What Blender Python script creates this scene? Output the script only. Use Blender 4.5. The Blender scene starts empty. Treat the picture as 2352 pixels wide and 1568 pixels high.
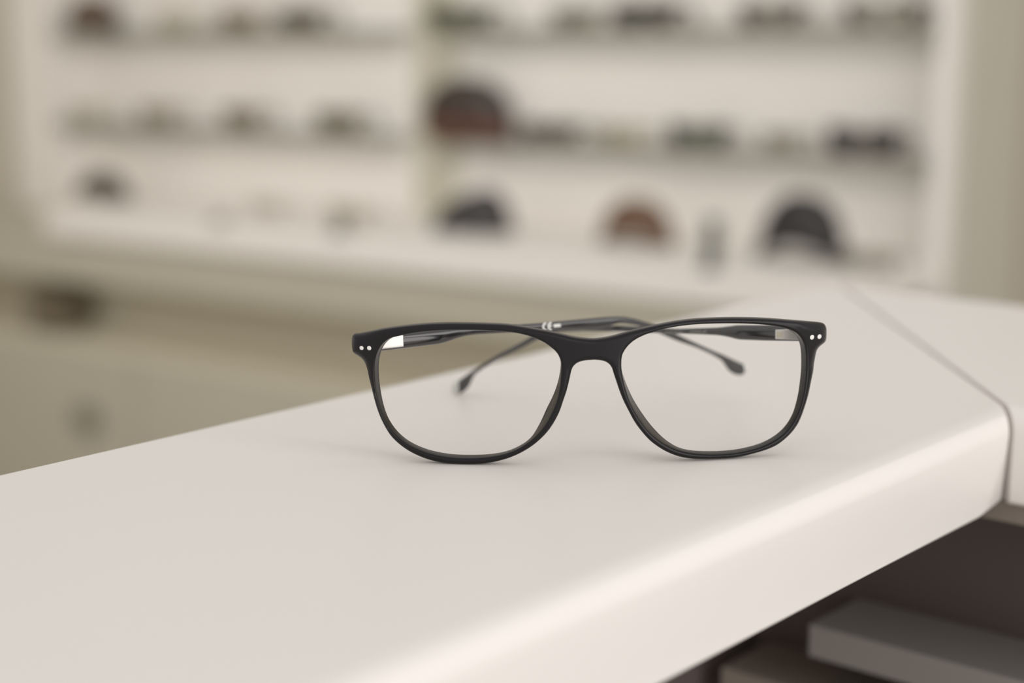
import bpy, bmesh, math, random
import numpy as np
from mathutils import Vector, geometry
random.seed(4)
S = bpy.context.scene
COL = S.collection

# ------------------------------------------------------------------ camera, light, exposure
F = 3593.0                      # focal length in pixels of the 2352 px wide frame
HOR = 100.0                     # row of the horizon
PITCH = math.atan((784 - HOR) / F)
H = 0.12166                     # camera height above the counter top
TOP = 1.0                       # height of the counter top above the floor
EYE = np.array([0.0, 0.0, TOP + H])
FOCUS = 0.4625

cd = bpy.data.cameras.new('camera'); cam = bpy.data.objects.new('camera', cd); COL.objects.link(cam)
cam.location = EYE; cam.rotation_euler = (math.pi / 2 - PITCH, 0, 0)
cd.sensor_width = 36; cd.sensor_fit = 'HORIZONTAL'; cd.lens = F * 36 / 2352
cd.clip_start = 0.01; cd.clip_end = 50
cd.dof.use_dof = True; cd.dof.focus_distance = FOCUS; cd.dof.aperture_fstop = 4.3
S.camera = cam

w = bpy.data.worlds.new('world'); S.world = w; w.use_nodes = True
bg = w.node_tree.nodes['Background']; bg.inputs[0].default_value = (1, 0.965, 0.925, 1); bg.inputs[1].default_value = 0.77

def area(name, loc, target, sx, sy, watt, color):
    l = bpy.data.lights.new(name, 'AREA'); l.shape = 'RECTANGLE'; l.size = sx; l.size_y = sy; l.energy = watt; l.color = color
    o = bpy.data.objects.new(name, l); COL.objects.link(o); o.location = loc
    o.rotation_euler = (Vector(target) - Vector(loc)).to_track_quat('-Z', 'Y').to_euler()
    return o
area('shop_window_light', (2.15, -1.65, 1.6), (0.05, 0.5, 1.15), 3.2, 2.9, 55, (1, 0.975, 0.95))
disp_fill = area('display_fill_light', (-1.0, 0.9, 2.6), (-0.55, 3.2, 1.15), 2.2, 0.5, 6.5, (1, 0.955, 0.90)); disp_fill.data.spread = math.radians(75)  # unseen fill lamp, added to brighten the display cabinet

S.view_settings.view_transform = 'Standard'; S.view_settings.look = 'None'
S.view_settings.exposure = 0.0; S.view_settings.gamma = 1.0; S.view_settings.use_curve_mapping = False

# ------------------------------------------------------------------ helpers
_c, _s = math.cos(PITCH), math.sin(PITCH)
def ray(x, y):
    u = (x - 1176) / F; v = -(y - 784) / F
    return np.array([u, _c + v * _s, -_s + v * _c])
def on_z(x, y, z):
    r = ray(x, y); return EYE + r * ((z - EYE[2]) / r[2])
def on_plane(x, y, P, n):
    r = ray(x, y); n = np.array(n, float); return EYE + r * (np.dot(np.array(P) - EYE, n) / np.dot(r, n))

def mat(name, col, rough=0.5, metal=0.0, spec=0.5, bump=0.0, bscale=200.0, var=0.0, vscale=4.0):
    m = bpy.data.materials.new(name); m.use_nodes = True
    nt = m.node_tree; b = nt.nodes['Principled BSDF']
    b.inputs['Base Color'].default_value = (*col, 1); b.inputs['Roughness'].default_value = rough
    b.inputs['Metallic'].default_value = metal; b.inputs['Specular IOR Level'].default_value = spec
    tc = nt.nodes.new('ShaderNodeTexCoord')
    if var > 0:
        n = nt.nodes.new('ShaderNodeTexNoise'); n.inputs['Scale'].default_value = vscale; n.inputs['Detail'].default_value = 3
        mx = nt.nodes.new('ShaderNodeMix'); mx.data_type = 'RGBA'
        mx.inputs['A'].default_value = (*[c * (1 - var) for c in col], 1); mx.inputs['B'].default_value = (*[min(1, c * (1 + var)) for c in col], 1)
        nt.links.new(tc.outputs['Object'], n.inputs['Vector']); nt.links.new(n.outputs['Fac'], mx.inputs['Factor'])
        nt.links.new(mx.outputs['Result'], b.inputs['Base Color'])
    if bump > 0:
        n = nt.nodes.new('ShaderNodeTexNoise'); n.inputs['Scale'].default_value = bscale; n.inputs['Detail'].default_value = 2
        bp = nt.nodes.new('ShaderNodeBump'); bp.inputs['Strength'].default_value = bump; bp.inputs['Distance'].default_value = 0.001
        nt.links.new(tc.outputs['Object'], n.inputs['Vector']); nt.links.new(n.outputs['Fac'], bp.inputs['Height'])
        nt.links.new(bp.outputs['Normal'], b.inputs['Normal'])
    return m

def clear(name, tint=(1, 1, 1), refl=0.0, rough=0.0):
    m = bpy.data.materials.new(name); m.use_nodes = True; nt = m.node_tree; nt.nodes.clear()
    o = nt.nodes.new('ShaderNodeOutputMaterial'); t = nt.nodes.new('ShaderNodeBsdfTransparent'); g = nt.nodes.new('ShaderNodeBsdfGlossy')
    t.inputs[0].default_value = (*tint, 1); g.inputs['Roughness'].default_value = rough
    f = nt.nodes.new('ShaderNodeFresnel'); f.inputs['IOR'].default_value = 1.12 + refl
    mx = nt.nodes.new('ShaderNodeMixShader')
    nt.links.new(f.outputs[0], mx.inputs[0]); nt.links.new(t.outputs[0], mx.inputs[1]); nt.links.new(g.outputs[0], mx.inputs[2]); nt.links.new(mx.outputs[0], o.inputs[0])
    return m

def tag(o, label=None, cat=None, group=None, kind=None):
    if label: o['label'] = label
    if cat: o['category'] = cat
    if group: o['group'] = group
    if kind: o['kind'] = kind
    return o
def empty(name, loc, label, cat, group=None, rz=0.0):
    o = bpy.data.objects.new(name, None); COL.objects.link(o); o.location = loc; o.rotation_euler = (0, 0, rz); o.empty_display_size = 0.02
    return tag(o, label, cat, group)
def link(name, verts, faces, m, parent=None, smooth=True, world=True, auto=None):
    """One mesh object; verts in world space when world=True and the parent is an Empty/mesh at a known place."""
    me = bpy.data.meshes.new(name)
    v = [tuple(map(float, p)) for p in verts]
    o = bpy.data.objects.new(name, me); COL.objects.link(o)
    if parent is not None:
        o.parent = parent
        if world:
            pm = parent
            org = np.zeros(3)
            while pm is not None:
                org += np.array(pm.location); pm = pm.parent
            v = [tuple(np.array(p) - org) for p in v]
    me.from_pydata(v, [], faces); me.validate()
    bm = bmesh.new(); bm.from_mesh(me); bmesh.ops.recalc_face_normals(bm, faces=bm.faces); bm.to_mesh(me); bm.free()
    me.materials.append(m)
    if smooth:
        for p in me.polygons: p.use_smooth = True
        if auto is not None:
            me.set_sharp_from_angle(angle=math.radians(auto))
    return o

class MB:
    def __init__(s): s.v = []; s.f = []
    def add(s, v, f):
        k = len(s.v); s.v += [tuple(p) for p in v]; s.f += [tuple(i + k for i in q) for q in f]; return s
    def box(s, x0, x1, y0, y1, z0, z1):
        v = [(x, y, z) for x in (x0, x1) for y in (y0, y1) for z in (z0, z1)]
        return s.add(v, [(0, 1, 3, 2), (4, 6, 7, 5), (0, 4, 5, 1), (2, 3, 7, 6), (0, 2, 6, 4), (1, 5, 7, 3)])
    def rings(s, rs, closed=False, caps=True):
        n = len(rs[0]); v = [p for r in rs for p in r]; f = []
        m = len(rs)
        for i in range(m if closed else m - 1):
            a, b = i * n, ((i + 1) % m) * n
            for j in range(n): f.append((a + j, a + (j + 1) % n, b + (j + 1) % n, b + j))
        if caps and not closed:
            f.append(tuple(range(n))[::-1]); f.append(tuple((m - 1) * n + j for j in range(n)))
        return s.add(v, f)
    def tube(s, pts, r, n=8, closed=False):
        pts = [Vector(p) for p in pts]; rs = []; m = len(pts)
        for i, p in enumerate(pts):
            a = pts[(i - 1) % m] if closed or i > 0 else p; b = pts[(i + 1) % m] if closed or i < m - 1 else p
            t = (b - a).normalized(); up = Vector((0, 1, 0)) if abs(t.y) < 0.9 else Vector((1, 0, 0))
            e1 = t.cross(up).normalized(); e2 = t.cross(e1)
            rr = r[i] if isinstance(r, (list, tuple)) else r
            rs.append([p + (e1 * math.cos(2 * math.pi * k / n) + e2 * math.sin(2 * math.pi * k / n)) * rr for k in range(n)])
        return s.rings(rs, closed)
    def build(s, name, m, parent=None, smooth=False, world=False, auto=None, bevel=0.0, seg=3):
        o = link(name, s.v, s.f, m, parent, smooth or bevel > 0, world, auto)
        if bevel > 0:
            b = o.modifiers.new('bevel', 'BEVEL'); b.width = bevel; b.segments = seg; b.limit_method = 'ANGLE'; b.angle_limit = math.radians(40)
            o.data.set_sharp_from_angle(angle=math.radians(40)) if False else None
            b.harden_normals = False
            wn = o.modifiers.new('normals', 'WEIGHTED_NORMAL'); wn.keep_sharp = True
        return o

def smoothclosed(p, n, it=1):
    """Closed Catmull-Rom resampled at even spacing with n points."""
    p = np.array(p, float); m = len(p); out = []
    for i in range(m):
        p0, p1, p2, p3 = p[(i - 1) % m], p[i], p[(i + 1) % m], p[(i + 2) % m]
        a, b = np.linalg.norm(p1 - p0) ** .5, np.linalg.norm(p2 - p1) ** .5
        c = np.linalg.norm(p3 - p2) ** .5
        t0, t1, t2, t3 = 0, a, a + b, a + b + c
        for t in np.linspace(t1, t2, 10, endpoint=False):
            A1 = (t1 - t) / (t1 - t0) * p0 + (t - t0) / (t1 - t0) * p1; A2 = (t2 - t) / (t2 - t1) * p1 + (t - t1) / (t2 - t1) * p2; A3 = (t3 - t) / (t3 - t2) * p2 + (t - t2) / (t3 - t2) * p3
            B1 = (t2 - t) / (t2 - t0) * A1 + (t - t0) / (t2 - t0) * A2; B2 = (t3 - t) / (t3 - t1) * A2 + (t - t1) / (t3 - t1) * A3
            out.append((t2 - t) / (t2 - t1) * B1 + (t - t1) / (t2 - t1) * B2)
    out = np.array(out); L = np.r_[0, np.cumsum(np.linalg.norm(np.diff(np.vstack([out, out[:1]]), axis=0), axis=1))]
    q = np.linspace(0, L[-1], n, endpoint=False); cl = np.vstack([out, out[:1]])
    r = np.stack([np.interp(q, L, cl[:, k]) for k in range(cl.shape[1])], 1)
    for _ in range(it): r = 0.25 * np.roll(r, 1, 0) + 0.5 * r + 0.25 * np.roll(r, -1, 0)
    return r

# ------------------------------------------------------------------ materials
M_white = mat('white_laminate', (0.85, 0.815, 0.785), 0.38, spec=0.3, var=0.012, vscale=9)
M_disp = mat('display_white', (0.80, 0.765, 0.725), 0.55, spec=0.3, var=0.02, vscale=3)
M_side = mat('display_side_shaded', (0.56, 0.535, 0.465), 0.6, spec=0.3)  # white unit's side panel, its shade put into this greyer colour
M_div = mat('divider_greige', (0.52, 0.495, 0.40), 0.6, spec=0.3)
M_cab = mat('cabinet_greige', (0.47, 0.44, 0.355), 0.6, spec=0.3, var=0.03)
M_niche = mat('niche_olive', (0.60, 0.555, 0.44), 0.7, spec=0.2)
M_knob = mat('knob_olive', (0.22, 0.20, 0.145), 0.5)
M_wall = mat('wall_beige', (0.50, 0.45, 0.37), 0.8, bump=0.1, bscale=60)
M_wleft = mat('wall_tan', (0.53, 0.49, 0.40), 0.8, bump=0.1, bscale=60)
M_floor = mat('floor_greige', (0.42, 0.39, 0.33), 0.5, var=0.06, vscale=2)
M_dark = mat('dark_brown_board', (0.125, 0.098, 0.092), 0.6, spec=0.3, var=0.05)
M_edge = mat('grey_board', (0.30, 0.28, 0.265), 0.55, spec=0.3, var=0.04)
M_taupe = mat('taupe_board', (0.29, 0.25, 0.215), 0.6, spec=0.3)
M_frame = mat('matte_black_acetate', (0.0055, 0.0042, 0.0056), 0.27, spec=0.33)
M_tem = mat('glossy_black_acetate', (0.016, 0.015, 0.016), 0.09, spec=1.0)
M_metal = mat('brushed_steel', (0.75, 0.73, 0.70), 0.28, metal=1.0)
M_rivet = mat('pale_rivet', (0.86, 0.84, 0.82), 0.35, metal=0.0)
M_print = mat('white_print', (0.80, 0.80, 0.78), 0.5)
M_printg = mat('grey_print', (0.22, 0.215, 0.195), 0.5)
M_tip = mat('pale_tip', (0.62, 0.63, 0.60), 0.3, metal=0.3)
M_shelf = clear('frosted_glass_shelf', (0.90, 0.91, 0.86), 0.2, 0.3)
M_lens = clear('clear_lens', (1, 1, 1), -0.03)

# ------------------------------------------------------------------ room
A1 = math.radians(40.85); d1 = np.array([math.sin(A1), math.cos(A1), 0]); n1 = np.array([math.cos(A1), -math.sin(A1), 0])   # left counter: along, towards its front
d2 = n1.copy(); n2 = -d1                                                                                                     # right counter: along (to the right), towards its front
WA = math.radians(35.2)
we = np.array([math.cos(WA), -math.sin(WA), 0])        # along the display wall, to the right
wn = np.array([-math.sin(WA), -math.cos(WA), 0])       # out of the display wall, towards the room
P0 = EYE + ray(2065, HOR) * 2.68; P0[2] = 0            # a point of the display's front plane
RZ = -WA
def wp(s, off, z): return P0 + we * s + wn * off + np.array([0, 0, z])
def wall_at(x, y, off):
    p = on_plane(x, y, P0 + wn * off, wn); return float(np.dot(p - P0, we)), float(p[2])

def wbox(s0, s1, o0, o1, z0, z1):
    b = MB(); v = [wp(s, o, z) for s in (s0, s1) for o in (o0, o1) for z in (z0, z1)]
    b.add(v, [(0, 1, 3, 2), (4, 6, 7, 5), (0, 4, 5, 1), (2, 3, 7, 6), (0, 2, 6, 4), (1, 5, 7, 3)]); return b
def struct(name, b, m): o = b.build(name, m); o['kind'] = 'structure'; return o

sL = wall_at(32, 300, 0)[0]          # left end of the display unit
sR = wall_at(2192, 300, 0)[0]        # right end
DEP = 0.34
struct('floor', MB().box(-4.5, 3.5, -1.5, 6.0, -0.05, 0.0), M_floor)
struct('wall_back', wbox(sL - 0.06, sR + 2.0, -DEP - 0.10, -DEP - 0.005, 0, 2.7), M_wall)
struct('wall_left', wbox(sL - 0.14, sL - 0.015, -DEP - 0.10, 1.6, 0, 2.7), M_wleft)

# ------------------------------------------------------------------ display unit on the far wall
CAMZ = TOP + H
zl = CAMZ - 0.37           # ledge height
z1 = CAMZ + 0.030          # top row shelf
z2 = CAMZ - 0.195          # middle row shelf
disp = empty('display_cabinet', wp((sL + sR) / 2, -DEP / 2, 0), 'tall white optical display cabinet with two bays of shelves on the far wall', 'display cabinet')
sLb, sRa = wall_at(120, 300, 0)[0], wall_at(2140, 300, 0)[0]
sM0, sM1 = wall_at(898, 300, 0)[0], wall_at(1000, 300, 0)[0]
BK = -0.085
def dpart(name, b, m=None, bevel=0.0): return b.build(name, m or M_disp, disp, world=True, bevel=bevel)
ztop = 2.1
dpart('back_panel', wbox(sL + 0.02, sR - 0.02, BK - 0.02, BK, zl, ztop))
dpart('base_panel', wbox(sLb + 0.001, sRa - 0.001, BK, 0.0, zl - 0.055, zl))
dpart('stile', wbox(sL, sLb, -DEP, 0.0, zl - 0.05, ztop), bevel=0.003)
dpart('stile', wbox(sRa, sR - 0.004, -DEP, 0.0, 0, ztop), bevel=0.003)
dpart('divider', wbox(sM0, sM1, BK, BK + 0.003, zl, ztop), M_div, bevel=0.003)
tag(dpart('side_panel', wbox(sR - 0.004, sR + 0.014, -DEP, -0.004, 0, ztop), M_side), 'right side of the display cabinet with shade put into its colour')
dpart('top_panel', wbox(sLb, sRa, -DEP, 0.0, ztop - 0.03, ztop))
for zz in (z1, z2, CAMZ + 0.27, CAMZ + 0.52):
    for a, b in ((sLb + 0.002, sM0 - 0.002), (sM1 + 0.002, sRa - 0.002)):
        dpart('shelf', wbox(a, b, BK, 0.008, zz - 0.008, zz), M_shelf, bevel=0.001)
LF = 0.36                                  # how far the base cabinet stands out
basec = empty('base_cabinet', wp((sL + sR) / 2, LF / 2, 0), 'low greige base cabinet with white ledge, open niche and round drawer knobs', 'cabinet')
def bpart(name, b, m, bevel=0.0): return b.build(name, m, basec, world=True, bevel=bevel)
sBR = sR - 0.03; sBL = wall_at(100, 545, LF)[0]; sBB = sL - 0.008
bpart('filler_board', wbox(sBB, sBL - 0.001, 0.001, LF - 0.012, zl - 0.055, zl - 0.045), M_cab, bevel=0.003)
bpart('ledge', wbox(sBL, sBR, 0.001, LF, zl - 0.055, zl), M_disp, bevel=0.006)
f0 = LF - 0.015
bpart('fascia', wbox(sBB, sBR, f0 - 0.03, f0, zl - 0.150, zl - 0.056), M_cab)
bpart('niche_back', wbox(sBB, sBR, f0 - 0.17, f0 - 0.15, zl - 0.29, zl - 0.151), M_niche)
bpart('niche_floor', wbox(sBB, sBR, f0 - 0.15, f0, zl - 0.31, zl - 0.29), M_niche)
bpart('niche_ceiling', wbox(sBB, sBR, f0 - 0.15, f0 - 0.031, zl - 0.165, zl - 0.151), M_niche)
bpart('side_panel', wbox(sBB - 0.003, sBB - 0.0005, 0.002, f0, 0, zl - 0.056), M_cab)
nd = 3; wd = (sBR - sBB) / nd
skn, zkn = wall_at(213, 955, f0)
for k in range(nd):
    a = sBB + 0.001 + k * wd
    dr = bpart('drawer', wbox(a, a + wd - 0.006, f0 - 0.02, f0, 0.06, zl - 0.312), M_cab, bevel=0.002)
    kx = skn if k == 0 else a + (skn - sBB - 0.001)
    rs = []
    for (oo, rr) in ((0.0, 0.012), (0.012, 0.012), (0.016, 0.026), (0.028, 0.030), (0.036, 0.024), (0.038, 0.006)):
        rs.append([wp(kx, f0 + oo, zkn) + we * rr * math.cos(t) + np.array([0, 0, rr * math.sin(t)]) for t in np.linspace(0, 2 * math.pi, 20, endpoint=False)])
    MB().rings(rs).build('knob', M_knob, dr, smooth=True, world=False)
    kn = dr.children[0]
    kn.data.transform(__import__('mathutils').Matrix.Translation(-Vector(basec.location)))
bpart('plinth', wbox(sBB, sBR, f0 - 0.06, f0 - 0.04, 0.0, 0.06), M_niche)

# --- spectacles on the display
def rr_loop(w, h, n=28, e=3.0, shift=0.0):
    out = []
    for k in range(n):
        t = 2 * math.pi * k / n; c, s = math.cos(t), math.sin(t)
        x = math.copysign(abs(c) ** (2 / e), c) * w / 2; z = math.copysign(abs(s) ** (2 / e), s) * h / 2
        out.append((x * (1 + 0.10 * z / (h / 2)) + shift, z))
    return out
_mats = {}
def cmat(col, rough=0.35):
    k = (tuple(col), rough)
    if k not in _mats: _mats[k] = mat('acetate', col, rough)
    return _mats[k]
def lmat(col):
    k = ('lens', tuple(col))
    if k not in _mats: _mats[k] = clear('tinted_lens', col, 0.1)
    return _mats[k]
def spectacles(x, y, zshelf, off, width, lh, col, lens, rim, label, kind='spectacles', group='spectacles on display', turn=0.0, tl=0.062, ends=0.0):
    s, _ = wall_at(x, y, off)
    o = empty('sunglasses' if kind == 'sunglasses' else 'display_spectacles', wp(s, off, zshelf + 0.0004), label, kind, group, RZ + turn)
    m = cmat(col); lw = width * 0.42; cx = width * 0.245; zc = lh / 2 + rim
    b = MB()
    for sg in (-1, 1):
        b.tube([(sg * cx + px_ * 1.0, 0.004 * (px_ / lw) ** 2, zc + pz) for px_, pz in rr_loop(lw, lh)], rim, 8, closed=True)
    b.tube([(-cx + lw / 2 - rim, 0, zc + lh * 0.22), (-0.004, -0.002, zc + lh * 0.33), (0.004, -0.002, zc + lh * 0.33), (cx - lw / 2 + rim, 0, zc + lh * 0.22)], rim * 1.1, 8)
    for sg in (-1, 1):
        b.tube([(sg * (cx + lw / 2 - rim), 0.0, zc + lh * 0.33), (sg * width / 2, 0.004, zc + lh * 0.33)], rim * 1.2, 8)
    b.build('frame_front', m, o, smooth=True)
    if ends > 0:
        for sg in (-1, 1):
            x0 = sg * (width / 2 - ends * 0.5)
            e = MB().rings([[(x0 + ends / 2 * a, 0.001 + dy, zc + lh * 0.10 + lh * 0.52 * c) for a, c in rr_loop(2, 2, 20, 2.6)] for dy in (0.0, 0.004, 0.012)])
            e.build('end_piece', m, o, smooth=True, auto=50)
    for sg in (-1, 1):
        lp = rr_loop(lw - rim, lh - rim)
        MB().rings([[(sg * cx + a, yy, zc + c) for a, c in lp] for yy in (0.0, 0.0015)]).build('lens', lmat(lens), o)
        zt = zc + lh * 0.33
        MB().tube([(sg * width / 2, 0.004, zt), (sg * width * 0.5, tl * 0.7, zt), (sg * width * 0.49, tl * 0.9, zt - 0.010), (sg * width * 0.48, tl, zt - 0.022)], [rim * 1.2, rim, rim, rim * 1.3], 8).build('temple', m, o, smooth=True)
    return o

def case(x, y, zshelf, off, wid, hgt, dep, col, label, arch=0.0, skew=0.0, lower=None, turn=0.0):
    s, _ = wall_at(x, y, off)
    o = empty('spectacle_case', wp(s, off, zshelf + 0.0004), label, 'case', 'spectacle cases on display', RZ + turn)
    n, k = 24, 9; V = []; Fc = []
    base = 0.0 if lower is None else hgt * 0.34
    rs = []
    for i in range(n + 1):
        u = -1 + 2 * i / n; u = math.sin(u * math.pi / 2)
        x_ = u * wid / 2; f = max(0.02, (1 - abs(u) ** 2.6)) ** (1 / 2.2)
        zb = arch * (1 - u * u) + base; zt = max(zb + 0.004, (hgt - base) * f * (1 + skew * u) + base)
        d_ = dep / 2 * max(0.15, (1 - abs(u) ** 4)) ** 0.5; ring = []
        for j in range(k):
            t = math.pi * j / (k - 1); ring.append((x_, -d_ * math.cos(t), zb + (zt - zb) * math.sin(t) ** 0.8))
        ring += [(x_, d_ * 0.5, zb), (x_, -d_ * 0.5, zb)]
        rs.append(ring)
    MB().rings(rs).build('lid', cmat(col, 0.45), o, smooth=True, auto=50)
    if lower is not None:
        rs = []
        for i in range(n + 1):
            u = math.sin((-1 + 2 * i / n) * math.pi / 2); d_ = dep / 2 * max(0.15, (1 - abs(u) ** 4)) ** 0.5
            rs.append([(u * wid / 2, -d_, base - 0.002), (u * wid / 2, d_, base - 0.002), (u * wid / 2 * 0.95, d_ * 0.8, 0), (u * wid / 2 * 0.95, -d_ * 0.8, 0)])
        MB().rings(rs).build('base', cmat(lower, 0.45), o, smooth=True, auto=50)
    return o

BLK = (0.022, 0.018, 0.018); BRN = (0.065, 0.032, 0.018); GRN = (0.055, 0.065, 0.042); GRY = (0.10, 0.095, 0.085); PALE = (0.36, 0.33, 0.27); TORT = (0.11, 0.075, 0.045)
so = -0.012
# top row
case(212, 40, z1, -0.035, 0.16, 0.088, 0.06, (0.12, 0.078, 0.055), 'reddish brown spectacle case at the left end of the top shelf', lower=(0.10, 0.066, 0.048))
spectacles(400, 50, z1, so, 0.135, 0.036, PALE, (0.86, 0.84, 0.78), 0.0028, 'pale thin spectacles on the top shelf, next to the reddish brown case')
spectacles(548, 50, z1, so, 0.132, 0.038, TORT, (0.62, 0.57, 0.48), 0.0034, 'tortoise brown spectacles on the top shelf, left of the darker brown pair')
spectacles(690, 50, z1, so, 0.138, 0.040, (0.06, 0.045, 0.03), (0.42, 0.37, 0.30), 0.0042, 'dark brown spectacles on the top shelf, last before the cabinet divider')
spectacles(1052, 40, z1, so, 0.175, 0.040, GRN, (0.38, 0.40, 0.31), 0.004, 'dull green spectacles on the top shelf, first right of the cabinet divider')
spectacles(1318, 40, z1, so, 0.115, 0.034, GRY, (0.62, 0.62, 0.54), 0.0035, 'thin grey spectacles on the top shelf, left of the black wide pair')
spectacles(1482, 35, z1, so, 0.142, 0.038, BLK, (0.32, 0.30, 0.24), 0.005, 'black thick-rimmed wide spectacles on the top shelf, right bay')
spectacles(1765, 28, z1, so, 0.122, 0.036, BLK, (0.62, 0.60, 0.54), 0.003, 'black spectacles with broad end pieces on the top shelf, second from the right end', ends=0.024)
spectacles(2026, 26, z1, so, 0.146, 0.036, (0.026, 0.024, 0.022), (0.80, 0.78, 0.73), 0.003, 'widest dark spectacles, at the right end of the top shelf', ends=0.022)
# middle row
spectacles(200, 285, z2, so, 0.120, 0.036, (0.42, 0.39, 0.31), (0.90, 0.88, 0.82), 0.0028, 'palest beige spectacles at the left end of the middle shelf')
spectacles(360, 280, z2, so, 0.130, 0.040, (0.22, 0.19, 0.15), (0.72, 0.69, 0.62), 0.0032, 'light taupe spectacles on the middle shelf, second from the left end')
spectacles(553, 280, z2, so, 0.128, 0.044, (0.12, 0.10, 0.075), (0.62, 0.58, 0.50), 0.0035, 'taupe spectacles on the middle shelf, third from the left end')
spectacles(775, 285, z2, so, 0.140, 0.044, (0.085, 0.08, 0.06), (0.58, 0.56, 0.47), 0.0038, 'grey green spectacles on the middle shelf, last before the cabinet divider')
case(1072, 290, z2, -0.038, 0.215, 0.126, 0.085, (0.040, 0.026, 0.020), 'large dark brown domed case with red brown base on the middle shelf', lower=(0.11, 0.045, 0.028))
spectacles(1262, 320, z2, so, 0.140, 0.034, (0.05, 0.042, 0.03), (0.36, 0.33, 0.26), 0.004, 'dark olive spectacles on the middle shelf, beside the large domed case')
spectacles(1425, 320, z2, so, 0.105, 0.034, (0.30, 0.28, 0.22), (0.80, 0.79, 0.70), 0.003, 'thin pale spectacles on the middle shelf, between two dark pairs')
spectacles(1598, 320, z2, so, 0.122, 0.040, (0.028, 0.036, 0.028), (0.52, 0.54, 0.46), 0.0035, 'dark green tinted sunglasses on the middle shelf', 'sunglasses', ends=0.024)
spectacles(1795, 320, z2, so, 0.085, 0.034, (0.26, 0.24, 0.21), (0.72, 0.70, 0.64), 0.003, 'small light grey spectacles on the middle shelf, left of the black sunglasses')
spectacles(1980, 330, z2, so, 0.135, 0.044, (0.016, 0.013, 0.014), (0.45, 0.43, 0.41), 0.0035, 'black sunglasses with broad ends at the right end of the middle shelf', 'sunglasses', ends=0.026)
# on the ledge
case(236, 440, zl, 0.08, 0.172, 0.066, 0.06, (0.062, 0.045, 0.032), 'small brown case on the ledge, leftmost of the four cases there', arch=0.008)
case(1085, 505, zl, 0.12, 0.168, 0.082, 0.07, (0.026, 0.022, 0.021), 'charcoal slanting case on the ledge, left of the tan brown one', turn=0.25, skew=0.3, arch=0.008)
case(1462, 550, zl, 0.10, 0.150, 0.088, 0.07, (0.12, 0.062, 0.032), 'tan brown domed case on the ledge', arch=0.019)
case(1840, 590, zl, 0.12, 0.158, 0.116, 0.08, (0.016, 0.013, 0.013), 'black domed case with arched underside on the ledge, largest one there', arch=0.030)
spectacles(612, 500, zl, 0.14, 0.105, 0.032, (0.44, 0.41, 0.38), (0.88, 0.86, 0.82), 0.003, 'pale grey spectacles on the ledge, right of the small brown case')
spectacles(800, 520, zl, 0.16, 0.120, 0.038, (0.36, 0.34, 0.31), (0.84, 0.82, 0.78), 0.003, 'light grey spectacles on the ledge, left of the charcoal slanting case')
spectacles(1985, 605, zl, 0.17, 0.110, 0.028, (0.22, 0.21, 0.18), (0.72, 0.70, 0.65), 0.003, 'thin grey spectacles on the ledge, right of the black domed case')
def holder(x, y, wid, hgt, col, label, name='price_holder', cat='price holder', lean=0.25):
    s, _ = wall_at(x, y, LF - 0.045)
    o = empty(name, wp(s, LF - 0.045, zl), label, cat, 'holders on the ledge', RZ)
    m = cmat(col, 0.4)
    MB().box(-wid / 2, wid / 2, -0.018, 0.018, 0, 0.004).build('base', m, o, bevel=0.001)
    b = MB(); y0 = 0.0
    b.rings([[(-wid / 2, y0 + z * lean, z), (wid / 2, y0 + z * lean, z), (wid / 2, y0 + 0.006 + z * lean, z), (-wid / 2, y0 + 0.006 + z * lean, z)] for z in (0.0042, hgt)]).build('card', m, o, bevel=0.001)
    return o
holder(505, 560, 0.040, 0.022, (0.30, 0.27, 0.23), 'small taupe price holder at the ledge front, nearer the left end')
holder(775, 590, 0.034, 0.040, (0.22, 0.215, 0.17), 'small olive grey price holder at the ledge front below light grey spectacles')
holder(1628, 640, 0.026, 0.085, (0.028, 0.042, 0.032), 'narrow dark green upright stand at the ledge front, left of the black domed case', 'upright_stand', 'stand', 0.12)
# dark box in the niche
s0, zb0 = wall_at(125, 690, f0 - 0.07)
bx = empty('storage_box', wp(wall_at(125, 690, f0 - 0.06)[0], f0 - 0.07, zl - 0.2896), 'dark brown storage box in the left end of the open niche', 'box', None, RZ)
MB().box(-0.05, 0.05, -0.05, 0.05, 0, 0.085).build('body', cmat((0.16, 0.13, 0.09), 0.6), bx, bevel=0.004)
MB().box(-0.053, 0.053, -0.053, 0.053, 0.086, 0.106).build('lid', cmat((0.15, 0.12, 0.08), 0.6), bx, bevel=0.003)

# ------------------------------------------------------------------ counters
TH = 0.033; RAD = 0.0080
INC = on_z(2300, 925, TOP); COR = on_z(1930, 655, TOP); L1 = on_z(850, 894.5, TOP)
mit = (COR - INC); mit /= np.linalg.norm(mit)
mn = np.array([-mit[1], mit[0], 0])                     # mitre plane normal, pointing to the left piece
def profile(back, front, r=RAD):
    """(distance towards the front, depth below the top) round the slab, top back edge first."""
    p = [(back + 0.0015, 0.0)] + [(back + (front - back) * t, 0.0) for t in (0.25, 0.5, 0.75)]
    for k in range(11):
        a = math.pi / 2 * k / 10; p.append((front - r + r * math.sin(a), r * (1 - math.cos(a))))
    for t in (0.25, 0.5, 0.75, 1.0): p.append((front, r + (TH - 0.0012 - r) * t))
    p += [(front - 0.0012, TH), (back + 0.0015, TH), (back, TH - 0.0015), (back, 0.0015)]
    return p
GAP = 0.0011
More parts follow.
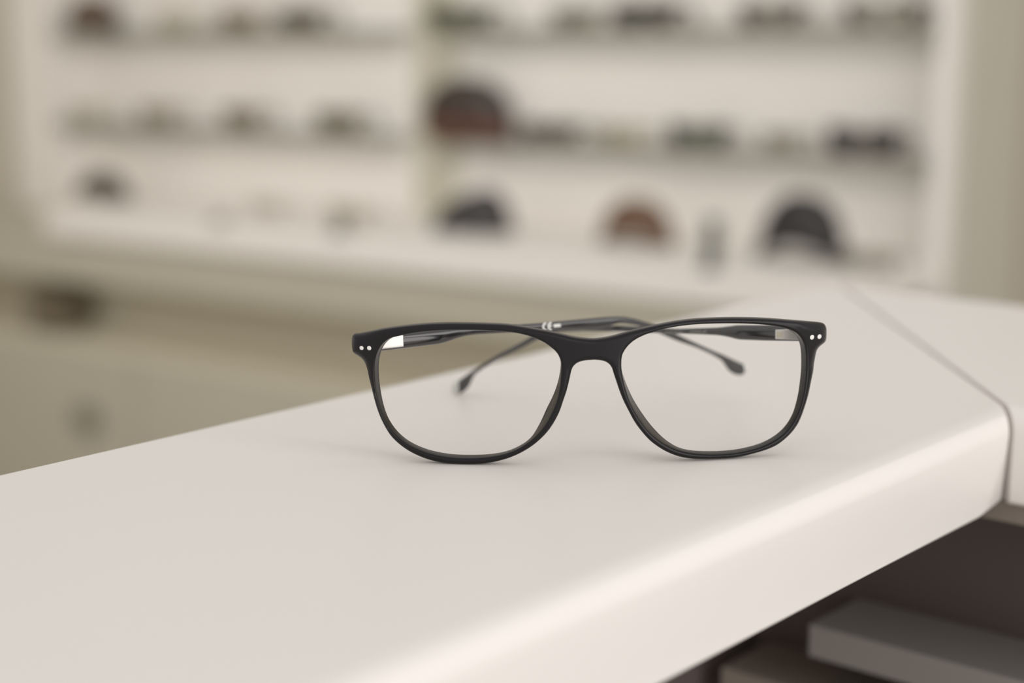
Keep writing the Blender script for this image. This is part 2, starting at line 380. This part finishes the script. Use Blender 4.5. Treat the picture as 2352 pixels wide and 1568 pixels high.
def slab(name, dirv, nrm, back, front, t0, sgn, label, cham):
    pr = profile(back, front); starts, ends, ends2 = [], [], []
    for (q, dz) in pr:
        base = INC + nrm * q - np.array([0, 0, dz])
        t = (np.dot(INC - base, mn) + sgn * GAP) / np.dot(dirv, mn)      # reach the mitre plane
        cut = cham * max(0.0, (dz - 0.010) / (TH - 0.010)) if q > front - 0.0105 else 0.0
        pull = 0.15 * cut
        ends.append(base + dirv * (t + (-cut if t > t0 else cut)))
        b2 = base - nrm * pull
        t2 = (np.dot(INC - b2, mn) + sgn * GAP) / np.dot(dirv, mn)
        ends2.append(b2 + dirv * t2); starts.append(base + dirv * t0)
    rs = [starts, ends, ends2] if cham > 0 else [starts, ends]
    o = MB().rings(rs).build(name, M_white, smooth=True, auto=35)
    return tag(o, label, 'counter')
qb1 = float(np.dot(L1 - INC, n1)); qb2 = float(np.dot(COR - INC, n2))
slab('counter', d1, n1, qb1, RAD, -0.85, +1, 'white counter section under the black eyeglasses, its rounded front facing right', 0.020)
slab('counter', d2, n2, qb2, RAD, 0.75, -1, 'white counter section beyond the diagonal seam at the right edge', 0.0)

# carcass under the counters: front plane of the right piece
PF = INC + n2 * (RAD - 0.004)
def rb(s0, s1, q0, q1, za, zb):
    """box along the right counter: s along d2 from INC, q from the front plane inwards, z below the top."""
    v = [PF + d2 * s - n2 * q - np.array([0, 0, z]) for s in (s0, s1) for q in (q0, q1) for z in (za, zb)]
    return MB().add(v, [(0, 1, 3, 2), (4, 6, 7, 5), (0, 4, 5, 1), (2, 3, 7, 6), (0, 2, 6, 4), (1, 5, 7, 3)])
def rat(x, y, q=0.0):
    p = on_plane(x, y, PF - n2 * q, n2); return float(np.dot(p - PF, d2)), float(TOP - p[2])
unit = empty('shelving_unit', PF + d2 * 0.2 - n2 * 0.1 - np.array([0, 0, TOP]), 'dark open shelving unit under the white counters with grey board edges', 'shelving unit')
def upart(name, b, m, label=None, bevel=0.0008):
    o = b.build(name, m, unit, world=True, bevel=bevel)
    if label: o['label'] = label
    return o
sA, zA = rat(1857, 1432); sB, zB = rat(1655, 1530); _, zA2 = rat(1857, 1507); _, zB2 = rat(1655, 1560)
_, zt2 = rat(2352, 1211); zt1 = TH + 0.0005
print('unit', sA, zA, zA2, sB, zB, zB2, zt2)
SR = 0.75; QD = 0.040; fr = -0.12
upart('top_board', rb(-0.03, SR, 0.001, QD, zt1, max(zt1 + 0.006, zt2)), M_taupe, 'taupe board under the counter slab')
upart('back_panel', rb(fr + 0.002, SR, QD, QD + 0.015, zt1, TOP - 0.001), M_dark)
upart('shelf', rb(sA, SR, 0.0, QD - 0.001, zA, zA2), M_edge, 'upper grey shelf board')
upart('shelf', rb(sB, SR, 0.0, QD - 0.001, zB2 - 0.004 if zB2 < zA2 else zB, zB2 + 0.014), M_taupe)
upart('base_board', rb(fr + 0.002, SR, 0.0, QD - 0.001, TOP - 0.10, TOP - 0.001), M_dark)
upart('side_panel', rb(SR, SR + 0.015, 0.0, QD + 0.015, zt1, TOP - 0.001), M_dark)
cb = qb1 + 0.02
v = [INC + n1 * q + d1 * t - np.array([0, 0, z]) for q in (cb, fr) for t in (-0.85, 0.19) for z in (TH + 0.0005, TOP - 0.001)]
o = MB().add(v, [(0, 1, 3, 2), (4, 6, 7, 5), (0, 4, 5, 1), (2, 3, 7, 6), (0, 2, 6, 4), (1, 5, 7, 3)]).build('storage_cabinet', M_dark)
tag(o, 'dark brown cabinet standing under the left white counter section', 'cabinet')

# ------------------------------------------------------------------ the eyeglasses
def c1(p): return [(780 + x * 0.25510, 690 + y * 0.25510) for x, y in p]
def c2(p): return [(1330 + x * 0.25510, 690 + y * 0.25510) for x, y in p]
outer = c1([(106, 360), (112, 330), (130, 315), (165, 312), (240, 298), (400, 264), (560, 242), (760, 222), (950, 214), (1150, 214), (1350, 219), (1500, 226), (1620, 242), (1750, 264), (1880, 288), (2000, 314), (2100, 338), (2200, 352), (2280, 357)]) \
    + c2([(196, 352), (300, 333), (420, 299), (560, 264), (700, 232), (800, 212), (900, 195), (1050, 178), (1250, 168), (1450, 166), (1650, 171), (1800, 181), (1950, 193), (2080, 204), (2180, 214), (2215, 224), (2232, 252), (2236, 295), (2234, 350), (2224, 385), (2200, 405), (2170, 430), (2150, 456), (2141, 485), (2132, 530), (2115, 620), (2090, 740), (2065, 860), (2035, 960), (2005, 1045), (1970, 1120), (1920, 1190), (1860, 1250), (1780, 1310), (1690, 1350), (1600, 1378), (1480, 1408), (1370, 1424), (1250, 1431), (1120, 1434), (1000, 1430), (900, 1412), (800, 1375), (720, 1330), (640, 1270), (570, 1195), (500, 1100), (440, 990), (395, 900), (360, 810), (330, 720), (310, 660), (296, 615), (280, 590), (255, 568), (220, 552), (170, 545), (125, 542)]) \
    + c1([(2280, 543), (2200, 550), (2150, 565), (2120, 585), (2098, 612), (2085, 650), (2070, 720), (2045, 820), (2015, 910), (1980, 1010), (1940, 1090), (1880, 1180), (1810, 1255), (1730, 1320), (1640, 1375), (1540, 1420), (1440, 1450), (1340, 1470), (1200, 1480), (1060, 1478), (930, 1468), (820, 1445), (720, 1410), (620, 1360), (530, 1295), (460, 1225), (400, 1130), (350, 1020), (315, 910), (290, 810), (265, 710), (245, 630), (232, 590), (220, 565), (200, 540), (170, 515), (130, 492), (115, 475), (107, 430)])
holeL = c1([(460, 345), (540, 325), (640, 303), (760, 287), (900, 276), (1050, 272), (1200, 273), (1350, 278), (1500, 287), (1620, 305), (1730, 335), (1830, 378), (1900, 425), (1950, 470), (1980, 520), (1993, 570), (1994, 630), (1990, 700), (1985, 760), (1972, 840), (1947, 930), (1912, 1010), (1872, 1090), (1820, 1165), (1755, 1238), (1675, 1300), (1583, 1352), (1482, 1388), (1350, 1413), (1200, 1424), (1050, 1421), (930, 1407), (815, 1382), (710, 1345), (610, 1295), (528, 1233), (458, 1157), (405, 1073), (365, 970), (338, 860), (322, 750), (316, 650), (318, 580), (328, 520), (348, 460), (378, 410), (415, 372)])
holeR = c2([(381, 560), (388, 500), (410, 455), (445, 410), (490, 370), (550, 335), (620, 305), (700, 282), (780, 260), (900, 238), (1050, 222), (1200, 215), (1400, 213), (1600, 220), (1750, 235), (1860, 258), (1945, 292), (1995, 340), (2025, 400), (2040, 480), (2044, 560), (2042, 640), (2033, 740), (2016, 850), (1990, 950), (1957, 1042), (1908, 1126), (1843, 1200), (1757, 1264), (1652, 1316), (1535, 1352), (1400, 1378), (1250, 1390), (1120, 1388), (1000, 1376), (895, 1352), (800, 1313), (715, 1260), (632, 1188), (562, 1100), (502, 1008), (455, 910), (422, 810), (397, 710), (384, 640)])

R1 = on_z(1130, 1066, TOP); R2 = on_z(1640, 1055, TOP)
yaw = (R2[1] - R1[1]) / (R2[0] - R1[0]); RB = 0.25
mid = (R1 + R2) / 2 + np.array([-0.0003, 0, 0]); T = 0.0040
def sagf(X):
    u = (X - mid[0]); return mid[1] + yaw * u + (u * u - 0.033 ** 2) / (2 * RB) + 0.0006 + 0.15 * max(0.0, abs(X - 0.0228) - 0.057) ** 2 / 0.010 if np.isscalar(X) else mid[1] + yaw * u + (u * u - 0.033 ** 2) / (2 * RB) + 0.0006 + 0.15 * np.maximum(0.0, np.abs(X - 0.0228) - 0.057) ** 2 / 0.010
def to_xz(p):
    r = ray(*p); X = 0.0; lam = 0.45
    for _ in range(12):
        X = r[0] * lam; lam = (sagf(X) - T / 2 + 0.0008) / r[1]
    q = EYE + r * lam
    return (q[0], q[2])
o2 = smoothclosed([to_xz(p) for p in outer], 760, 1)
hl2 = smoothclosed([to_xz(p) for p in holeL], 420, 2); hr2 = smoothclosed([to_xz(p) for p in holeR], 420, 2)
dzmin = o2[:, 1].min(); print('lowest rim', dzmin - TOP)
def segdist(P, L):
    A = L; B = np.roll(L, -1, 0); d = np.full(len(P), 9.0)
    AB = B - A; LL = (AB ** 2).sum(1)
    for i in range(0, len(P), 2000):
        Q = P[i:i + 2000, None, :] - A[None]; t = np.clip((Q * AB[None]).sum(2) / LL[None], 0, 1)
        d[i:i + 2000] = np.sqrt(((Q - t[..., None] * AB[None]) ** 2).sum(2)).min(1)
    return d
def inside(P, L):
    x, y = P[:, 0], P[:, 1]; r = np.zeros(len(P), bool); A = L; B = np.roll(L, -1, 0)
    for a, b in zip(A, B):
        c = (a[1] > y) != (b[1] > y)
        with np.errstate(divide='ignore', invalid='ignore'):
            r ^= c & (x < (b[0] - a[0]) * (y - a[1]) / (b[1] - a[1] + 1e-18) + a[0])
    return r
def ring_in(L, off, sign):
    t = np.roll(L, -1, 0) - np.roll(L, 1, 0); t /= np.linalg.norm(t, axis=1)[:, None]
    area2 = (L[:, 0] * np.roll(L[:, 1], -1) - np.roll(L[:, 0], -1) * L[:, 1]).sum()
    n = np.stack([-t[:, 1], t[:, 0]], 1) * (1 if area2 > 0 else -1) * sign
    return L + n * off
cand = []
for L, sg in ((o2, 1), (hl2, -1), (hr2, -1)):
    for off in (0.00008, 0.00022, 0.00045, 0.00075, 0.0011):
        q = ring_in(L, off, sg); dd = np.minimum(np.minimum(segdist(q, o2), segdist(q, hl2)), segdist(q, hr2))
        cand.append(q[dd > off * 0.93])
gx, gz = np.meshgrid(np.arange(o2[:, 0].min(), o2[:, 0].max(), 0.0006), np.arange(o2[:, 1].min(), o2[:, 1].max(), 0.0006))
g = np.stack([gx.ravel(), gz.ravel()], 1)
dd = np.minimum(np.minimum(segdist(g, o2), segdist(g, hl2)), segdist(g, hr2)); cand.append(g[dd > 0.00135])
cand = np.vstack(cand)
cand = cand[inside(cand, o2) & ~inside(cand, hl2) & ~inside(cand, hr2)]
ptsF = np.vstack([o2, hl2, hr2, cand])
nb = len(o2) + len(hl2) + len(hr2)
edges = []
k = 0
for L in (o2, hl2, hr2):
    n = len(L); edges += [(k + i, k + (i + 1) % n) for i in range(n)]; k += n
SC = 100.0
vo, eo, fo, *_ = geometry.delaunay_2d_cdt([Vector(((p[0]) * SC, (p[1] - TOP) * SC)) for p in ptsF], edges, [], 0, 1e-7)
vo = np.array([(v.x / SC, v.y / SC + TOP) for v in vo])
cen = np.array([vo[list(f)].mean(0) for f in fo])
ok = inside(cen, o2) & ~inside(cen, hl2) & ~inside(cen, hr2)
fo = [f for f, q in zip(fo, ok) if q]
dO, dL, dR = segdist(vo, o2), segdist(vo, hl2), segdist(vo, hr2)
def rnd(d, r): return np.where(d < r, r - np.sqrt(np.maximum(0, r * r - (r - np.minimum(d, r)) ** 2)), 0)
def sst(a, b, x): t = np.clip((x - a) / (b - a), 0, 1); return t * t * (3 - 2 * t)
def rndv(d, r): return r - np.sqrt(np.maximum(0, r * r - (r - np.minimum(d, r)) ** 2))
rO = 0.0012 + 0.0011 * sst(0.061, 0.068, np.abs(vo[:, 0] - 0.0228)) * sst(0.024, 0.027, vo[:, 1] - TOP)
drop = np.maximum(rndv(dO, rO), np.maximum(rnd(dL, 0.0008), rnd(dR, 0.0008)))
zr = vo[:, 1] - TOP
noseX = mid[0] + 0.0025
wn_ = sst(0.000, 0.010, zr) * (1 - sst(0.013, 0.031, zr)) * (1 - sst(0.016, 0.026, np.abs(vo[:, 0] - noseX)))
yF = sagf(vo[:, 0]) - T / 2 + drop
yB = sagf(vo[:, 0]) + T / 2 - np.maximum(rnd(dO, 0.0008), np.maximum(rnd(dL, 0.0006), rnd(dR, 0.0006))) + 0.0035 * wn_
closeL = 1 - sst(0.0, 0.0025, np.minimum(dL, dR))
sgn = np.where(vo[:, 0] < noseX, -1.0, 1.0)
xB = vo[:, 0] + sgn * 0.0015 * wn_ * closeL
lens_c = [np.array([hl2[:, 0].mean(), hl2[:, 1].mean()]), np.array([hr2[:, 0].mean(), hr2[:, 1].mean()])]
ins = np.zeros((len(vo), 2))
for dd_, c_, sg_ in ((dL, lens_c[0], 1), (dR, lens_c[1], -1)):
    v_ = c_[None] - vo; v_ /= np.linalg.norm(v_, axis=1)[:, None]
    a_ = (0.0010 - 0.0007 * sst(0.0, 0.85, v_[:, 1]) - 0.0009 * sst(0.2, 0.9, -v_[:, 1])) * (1 - sst(0.0, 0.6, -v_[:, 0] * sg_))
    ins += v_ * (a_ * (1 - sst(0.0, 0.0022, dd_)))[:, None]
nv = len(vo)
verts = [(vo[i, 0], yF[i], vo[i, 1]) for i in range(nv)] + [(xB[i] + ins[i, 0], yB[i], vo[i, 1] + ins[i, 1]) for i in range(nv)]
faces = [tuple(f) for f in fo] + [tuple(i + nv for i in reversed(f)) for f in fo]
cnt = {}
for f in fo:
    for i in range(len(f)):
        e = (f[i], f[(i + 1) % len(f)]); cnt[frozenset(e)] = cnt.get(frozenset(e), []) + [e]
for es in cnt.values():
    if len(es) == 1: a, b = es[0]; faces.append((b, a, a + nv, b + nv))
used = sorted({i for f in faces for i in f}); rm = {u: i for i, u in enumerate(used)}
verts = [verts[u] for u in used]; faces = [tuple(rm[i] for i in f) for f in faces]

GL = empty('eyeglasses', (mid[0], mid[1], TOP), 'black matte eyeglasses with clear lenses standing on the white counter, temples crossed behind', 'eyeglasses')
lowest = min(v[2] for v in verts); lift = TOP + 0.00005 - lowest
verts = [(a, b, c + lift) for a, b, c in verts]
link('frame_front', verts, faces, M_frame, GL, auto=60)

for hx in (hl2, hr2):
    L = ring_in(hx, 0.0004, -1); n = len(L); cx_, cz_ = L.mean(0)
    V = []; Fc = []
    rings_ = [1.0, 0.85, 0.65, 0.4, 0.15]
    for side in (-1, 1):
        for k_ in rings_:
            for p in L:
                q = (cx_ + (p[0] - cx_) * k_, cz_ + (p[1] - cz_) * k_)
                V.append((q[0], sagf(q[0]) + 0.0006 - 0.0012 * (1 - k_ * k_) + side * 0.0007, q[1] + lift))
    m_ = len(rings_)
    for sd in range(2):
        o_ = sd * m_ * n
        for r_ in range(m_ - 1):
            for j in range(n):
                a = o_ + r_ * n + j; b = o_ + r_ * n + (j + 1) % n
                Fc.append((a, b, b + n, a + n) if sd else (b, a, a + n, b + n))
        Fc.append(tuple(o_ + (m_ - 1) * n + j for j in range(n)))
    for j in range(n): Fc.append((j, (j + 1) % n, m_ * n + (j + 1) % n, m_ * n + j))
    link('lens', V, Fc, M_lens, GL, auto=40)

# rivets
for (x, y, r_) in ((831, 799.5, 4.9), (848.5, 799.8, 5.1), (1864, 775, 5.6), (1881, 773.5, 5.6)):
    X, Z = to_xz((x, y)); rr_ = r_ / F * 0.455; yf = sagf(X) - T / 2
    sl = (sagf(X + 0.001) - sagf(X - 0.001)) / 0.002
    rs = []
    for (k_, dy) in ((1.0, 0.0006), (1.0, -0.00002), (0.9, -0.00008), (0.5, -0.00012)):
        rs.append([(X + rr_ * k_ * math.cos(t), yf + dy + sl * rr_ * k_ * math.cos(t), Z + lift + rr_ * k_ * math.sin(t)) for t in np.linspace(0, 2 * math.pi, 20, endpoint=False)])
    b = MB().rings(rs); link('rivet', b.v, b.f, M_rivet, GL, auto=40)

# temples
def interp(tab, x):
    tab = sorted(tab); return float(np.interp(x, [t[0] for t in tab], [t[1] for t in tab]))
def smoothtab(tab, xs, it=2):
    ys = np.array([interp(tab, x) for x in xs])
    for _ in range(it): ys[1:-1] = 0.25 * ys[:-2] + 0.5 * ys[1:-1] + 0.25 * ys[2:]
    return ys
def temple(A, dirp, top, bot, xs, thick, name, mtl, parent, npt=24, pw=2.5):
    """Swept temple: at each station the picture column's top and bottom lie in the temple's own vertical plane."""
    m_ = np.array([-dirp[1], dirp[0], 0.0]); tp, bt = smoothtab(top, xs), smoothtab(bot, xs); rs = []
    for i, x in enumerate(xs):
        P = on_plane(x, tp[i], A, m_); Q = on_plane(x, bt[i], A, m_); c = (P + Q) / 2; h_ = (P - Q) / 2
        th = thick[i] / 2; ring = []
        for k_ in range(npt):
            t = 2 * math.pi * k_ / npt; cc, ss = math.cos(t), math.sin(t)
            ring.append(c + h_ * math.copysign(abs(ss) ** (2 / pw), ss) + m_ * th * math.copysign(abs(cc) ** (2 / pw), cc))
        rs.append(ring)
    b = MB().rings(rs); return link(name, b.v, b.f, mtl, parent, auto=55)
AL = np.array([-0.0440, 0.4570, TOP]); ang = math.radians(31.0); dL_ = np.array([math.cos(ang), math.sin(ang), 0])
tipg = on_z(1050, 906, TOP)
AR = np.array([0.0905, 0.4675, TOP]); dR_ = tipg - AR; dR_[2] = 0; dR_ /= np.linalg.norm(dR_)
topL = [(840, 776), (880, 768), (1007, 755), (1045, 752), (1090, 750), (1170, 746), (1239, 741.5), (1329, 733), (1390, 727.5), (1420, 726), (1440, 727.5), (1457, 731), (1480, 738), (1503, 745), (1520, 752), (1548, 764), (1582, 780), (1629, 801.4), (1667, 817.5), (1700, 833), (1706, 836.5), (1711, 842)]
botL = [(840, 809), (880, 805), (1007, 789.7), (1025, 785), (1045, 777), (1065, 771.5), (1090, 767.5), (1170, 763), (1240, 757.4), (1329, 756), (1380, 753.5), (1400, 748), (1415, 741.5), (1440, 743), (1460, 747), (1480, 753), (1503, 761), (1520, 768), (1548, 780), (1560, 784.6), (1598, 797.6), (1636, 814.4), (1655, 826), (1663, 833), (1675, 852), (1688, 860), (1701, 862), (1708, 857), (1711, 848)]
xsL = np.r_[np.arange(846, 1660, 6.0), np.arange(1660, 1711.5, 2.0)]
thL = np.interp(xsL, [846, 1010, 1080, 1500, 1660, 1705, 1711], [0.0034, 0.0034, 0.0024, 0.0022, 0.0026, 0.0024, 0.001])
tl_ = temple(AL, dL_, topL, botL, xsL, thL, 'temple', M_tem, GL)
tl_['label'] = 'temple hinged at the left end, its tip at the right'
topR = [(1885, 750), (1830, 747), (1693, 746), (1676, 748.6), (1652, 751.5), (1630, 752.5), (1579, 754), (1558, 755), (1500, 752), (1420, 747.5), (1340, 746), (1290, 748), (1260, 752.5), (1235, 762), (1200.7, 783), (1142, 815), (1084, 852.3), (1060, 869), (1056, 872)]
botR = [(1885, 785), (1830, 783), (1759, 782), (1697, 779.5), (1676, 773.6), (1652, 769.4), (1622, 768), (1558, 765.4), (1500, 764), (1420, 761), (1340, 760), (1290, 762), (1260, 768), (1232.6, 781), (1190, 804.4), (1147, 824.6), (1105, 849), (1090, 860), (1084, 868), (1076, 888.4), (1066, 899), (1056, 905)]
xsR = np.r_[np.arange(1884, 1110, -6.0), np.arange(1110, 1055.5, -2.0)]
thR = np.interp(xsR, [1056, 1084, 1500, 1650, 1700, 1884], [0.0022, 0.0026, 0.0022, 0.0024, 0.0034, 0.0034])
tr_ = temple(AR, dR_, topR, botR, xsR, thR, 'temple', M_tem, GL)
tr_['label'] = 'temple hinged at the right end, its tip at the left'
xsT = np.array([1057.5, 1054, 1050, 1046, 1042, 1039.5, 1038])
tp_ = temple(AR, dR_, [(1058, 871), (1050, 873.5), (1042, 880), (1038, 889)], [(1058, 904.5), (1050, 906), (1042, 902.5), (1038, 894)], xsT, np.array([.0022, .0023, .0023, .0022, .0019, .0014, .0008]), 'tip_plaque', M_tip, tr_)
tp_['label'] = 'pale rounded tip end'
# pale round inlay in the end of the other tip
mL = np.array([-dL_[1], dL_[0], 0]); c_ = on_plane(1709, 841.5, AL, mL)
b = MB(); rs = []
for (k_, off) in ((0.5, -0.0014), (0.95, -0.0012), (1, -0.0006), (1, 0.0006), (0.95, 0.0012), (0.5, 0.0014)):
    rs.append([c_ + mL * off + (dL_ * math.cos(t) + np.array([0, 0, 1]) * math.sin(t)) * 0.00105 * k_ for t in np.linspace(0, 2 * math.pi, 18, endpoint=False)])
b.rings(rs); link('tip_plaque', b.v, b.f, M_tip, tl_, auto=40)

# hinges: a steel plate let into each temple's inner face and a knuckle behind the end piece
def plate(A, dirp, corners, off0, off1, name, mtl, parent):
    m_ = np.array([-dirp[1], dirp[0], 0.0])
    if m_[1] > 0: m_ = -m_                       # towards the viewer
    rs = [[on_plane(x, y, A, m_) + m_ * o_ for x, y in corners] for o_ in (off0, off1)]
    b = MB().rings(rs); o = link(name, b.v, b.f, mtl, parent, smooth=False)
    bv = o.modifiers.new('bevel', 'BEVEL'); bv.width = 0.00018; bv.segments = 2
    return o
hp = plate(AL, dL_, [(862, 775), (920, 767), (921, 794), (862, 801)], 0.0010, 0.00185, 'hinge', M_metal, tl_)
plate(AL, dL_, [(866, 797), (919, 790.5), (919, 792.5), (866, 799.2)], 0.00186, 0.0021, 'hinge_pin', M_metal, tl_)
plate(AR, dR_, [(1786, 755), (1868, 753), (1868, 779), (1786, 776.5)], 0.0010, 0.00185, 'hinge', M_metal, tr_)
plate(AR, dR_, [(1790, 760), (1803, 760), (1803, 772.5), (1790, 772.5)], 0.00186, 0.00195, 'hinge_slot', M_niche, tr_)
for (x, y, A) in ((846, 790, AL), (1872, 767, AR)):
    X, Z = to_xz((x, y)); yb = sagf(X) + T / 2
    rs = [[(X + 0.0016 * math.cos(t), yb + 0.0008 + 0.0013 * math.sin(t), Z + z_) for t in np.linspace(0, 2 * math.pi, 14, endpoint=False)] for z_ in (-0.0018, 0.0018)]
    b = MB().rings(rs); link('hinge_knuckle', b.v, b.f, M_metal, GL, auto=40)

# print on the inner faces
def on_temple(A, dirp, x, y, off):
    m_ = np.array([-dirp[1], dirp[0], 0.0])
    if m_[1] > 0: m_ = -m_
    return on_plane(x, y, A, m_) + m_ * off
def strokes(A, dirp, polys, wpx, name, mtl, parent, off=0.00125):
    b = MB()
    for pl in polys:
        pl = [np.array(p, float) for p in pl]; L_, R_ = [], []
        for i, p in enumerate(pl):
            t = pl[min(i + 1, len(pl) - 1)] - pl[max(i - 1, 0)]; t /= np.linalg.norm(t); n = np.array([-t[1], t[0]]) * wpx / 2
            L_.append(p + n); R_.append(p - n)
        for i in range(len(pl) - 1):
            q = [L_[i], L_[i + 1], R_[i + 1], R_[i]]
            f3 = [on_temple(A, dirp, x, y, off) for x, y in q]; g3 = [on_temple(A, dirp, x, y, off - 0.00012) for x, y in q]
            b.rings([g3, f3])
    return link(name, b.v, b.f, mtl, parent, smooth=False)
def arc(cx_, cy_, r_, a0, a1, sx=1.0, n=12): return [(cx_ + sx * r_ * math.cos(math.radians(a)), cy_ - r_ * math.sin(math.radians(a))) for a in np.linspace(a0, a1, n)]
CE = [arc(1248.5, 748.5, 7.6, 75, 285, 0.72), arc(1260.5, 747.6, 7.6, 75, 285, 0.72), [(1256, 747.6), (1262, 747.2)],
      ]
strokes(AL, dL_, CE, 4.0, 'lettering', M_print, tl_)
strokes(AL, dL_, [[(1267, 746.8), (1275, 746.1), (1283, 745.4)]], 7.0, 'printed_mark', M_print, tl_)
random.seed(9)
sm = []
for x in np.arange(1534, 1572, 3.4):
    yc = 761.5 + (x - 1534) * 0.004; h_ = random.uniform(2.0, 3.6)
    sm.append([(x, yc - h_), (x + random.uniform(-1, 1), yc + h_)])
for x in np.arange(1590, 1626, 3.6):
    yc = 761.8; h_ = random.uniform(2.4, 4.2); sm.append(arc(x, yc, h_, random.uniform(0, 90), random.uniform(220, 340), 0.45, 8))
sm.append([(1620, 765), (1624, 757), (1628, 764)])
strokes(AR, dR_, sm, 1.3, 'lettering', M_printg, tr_)
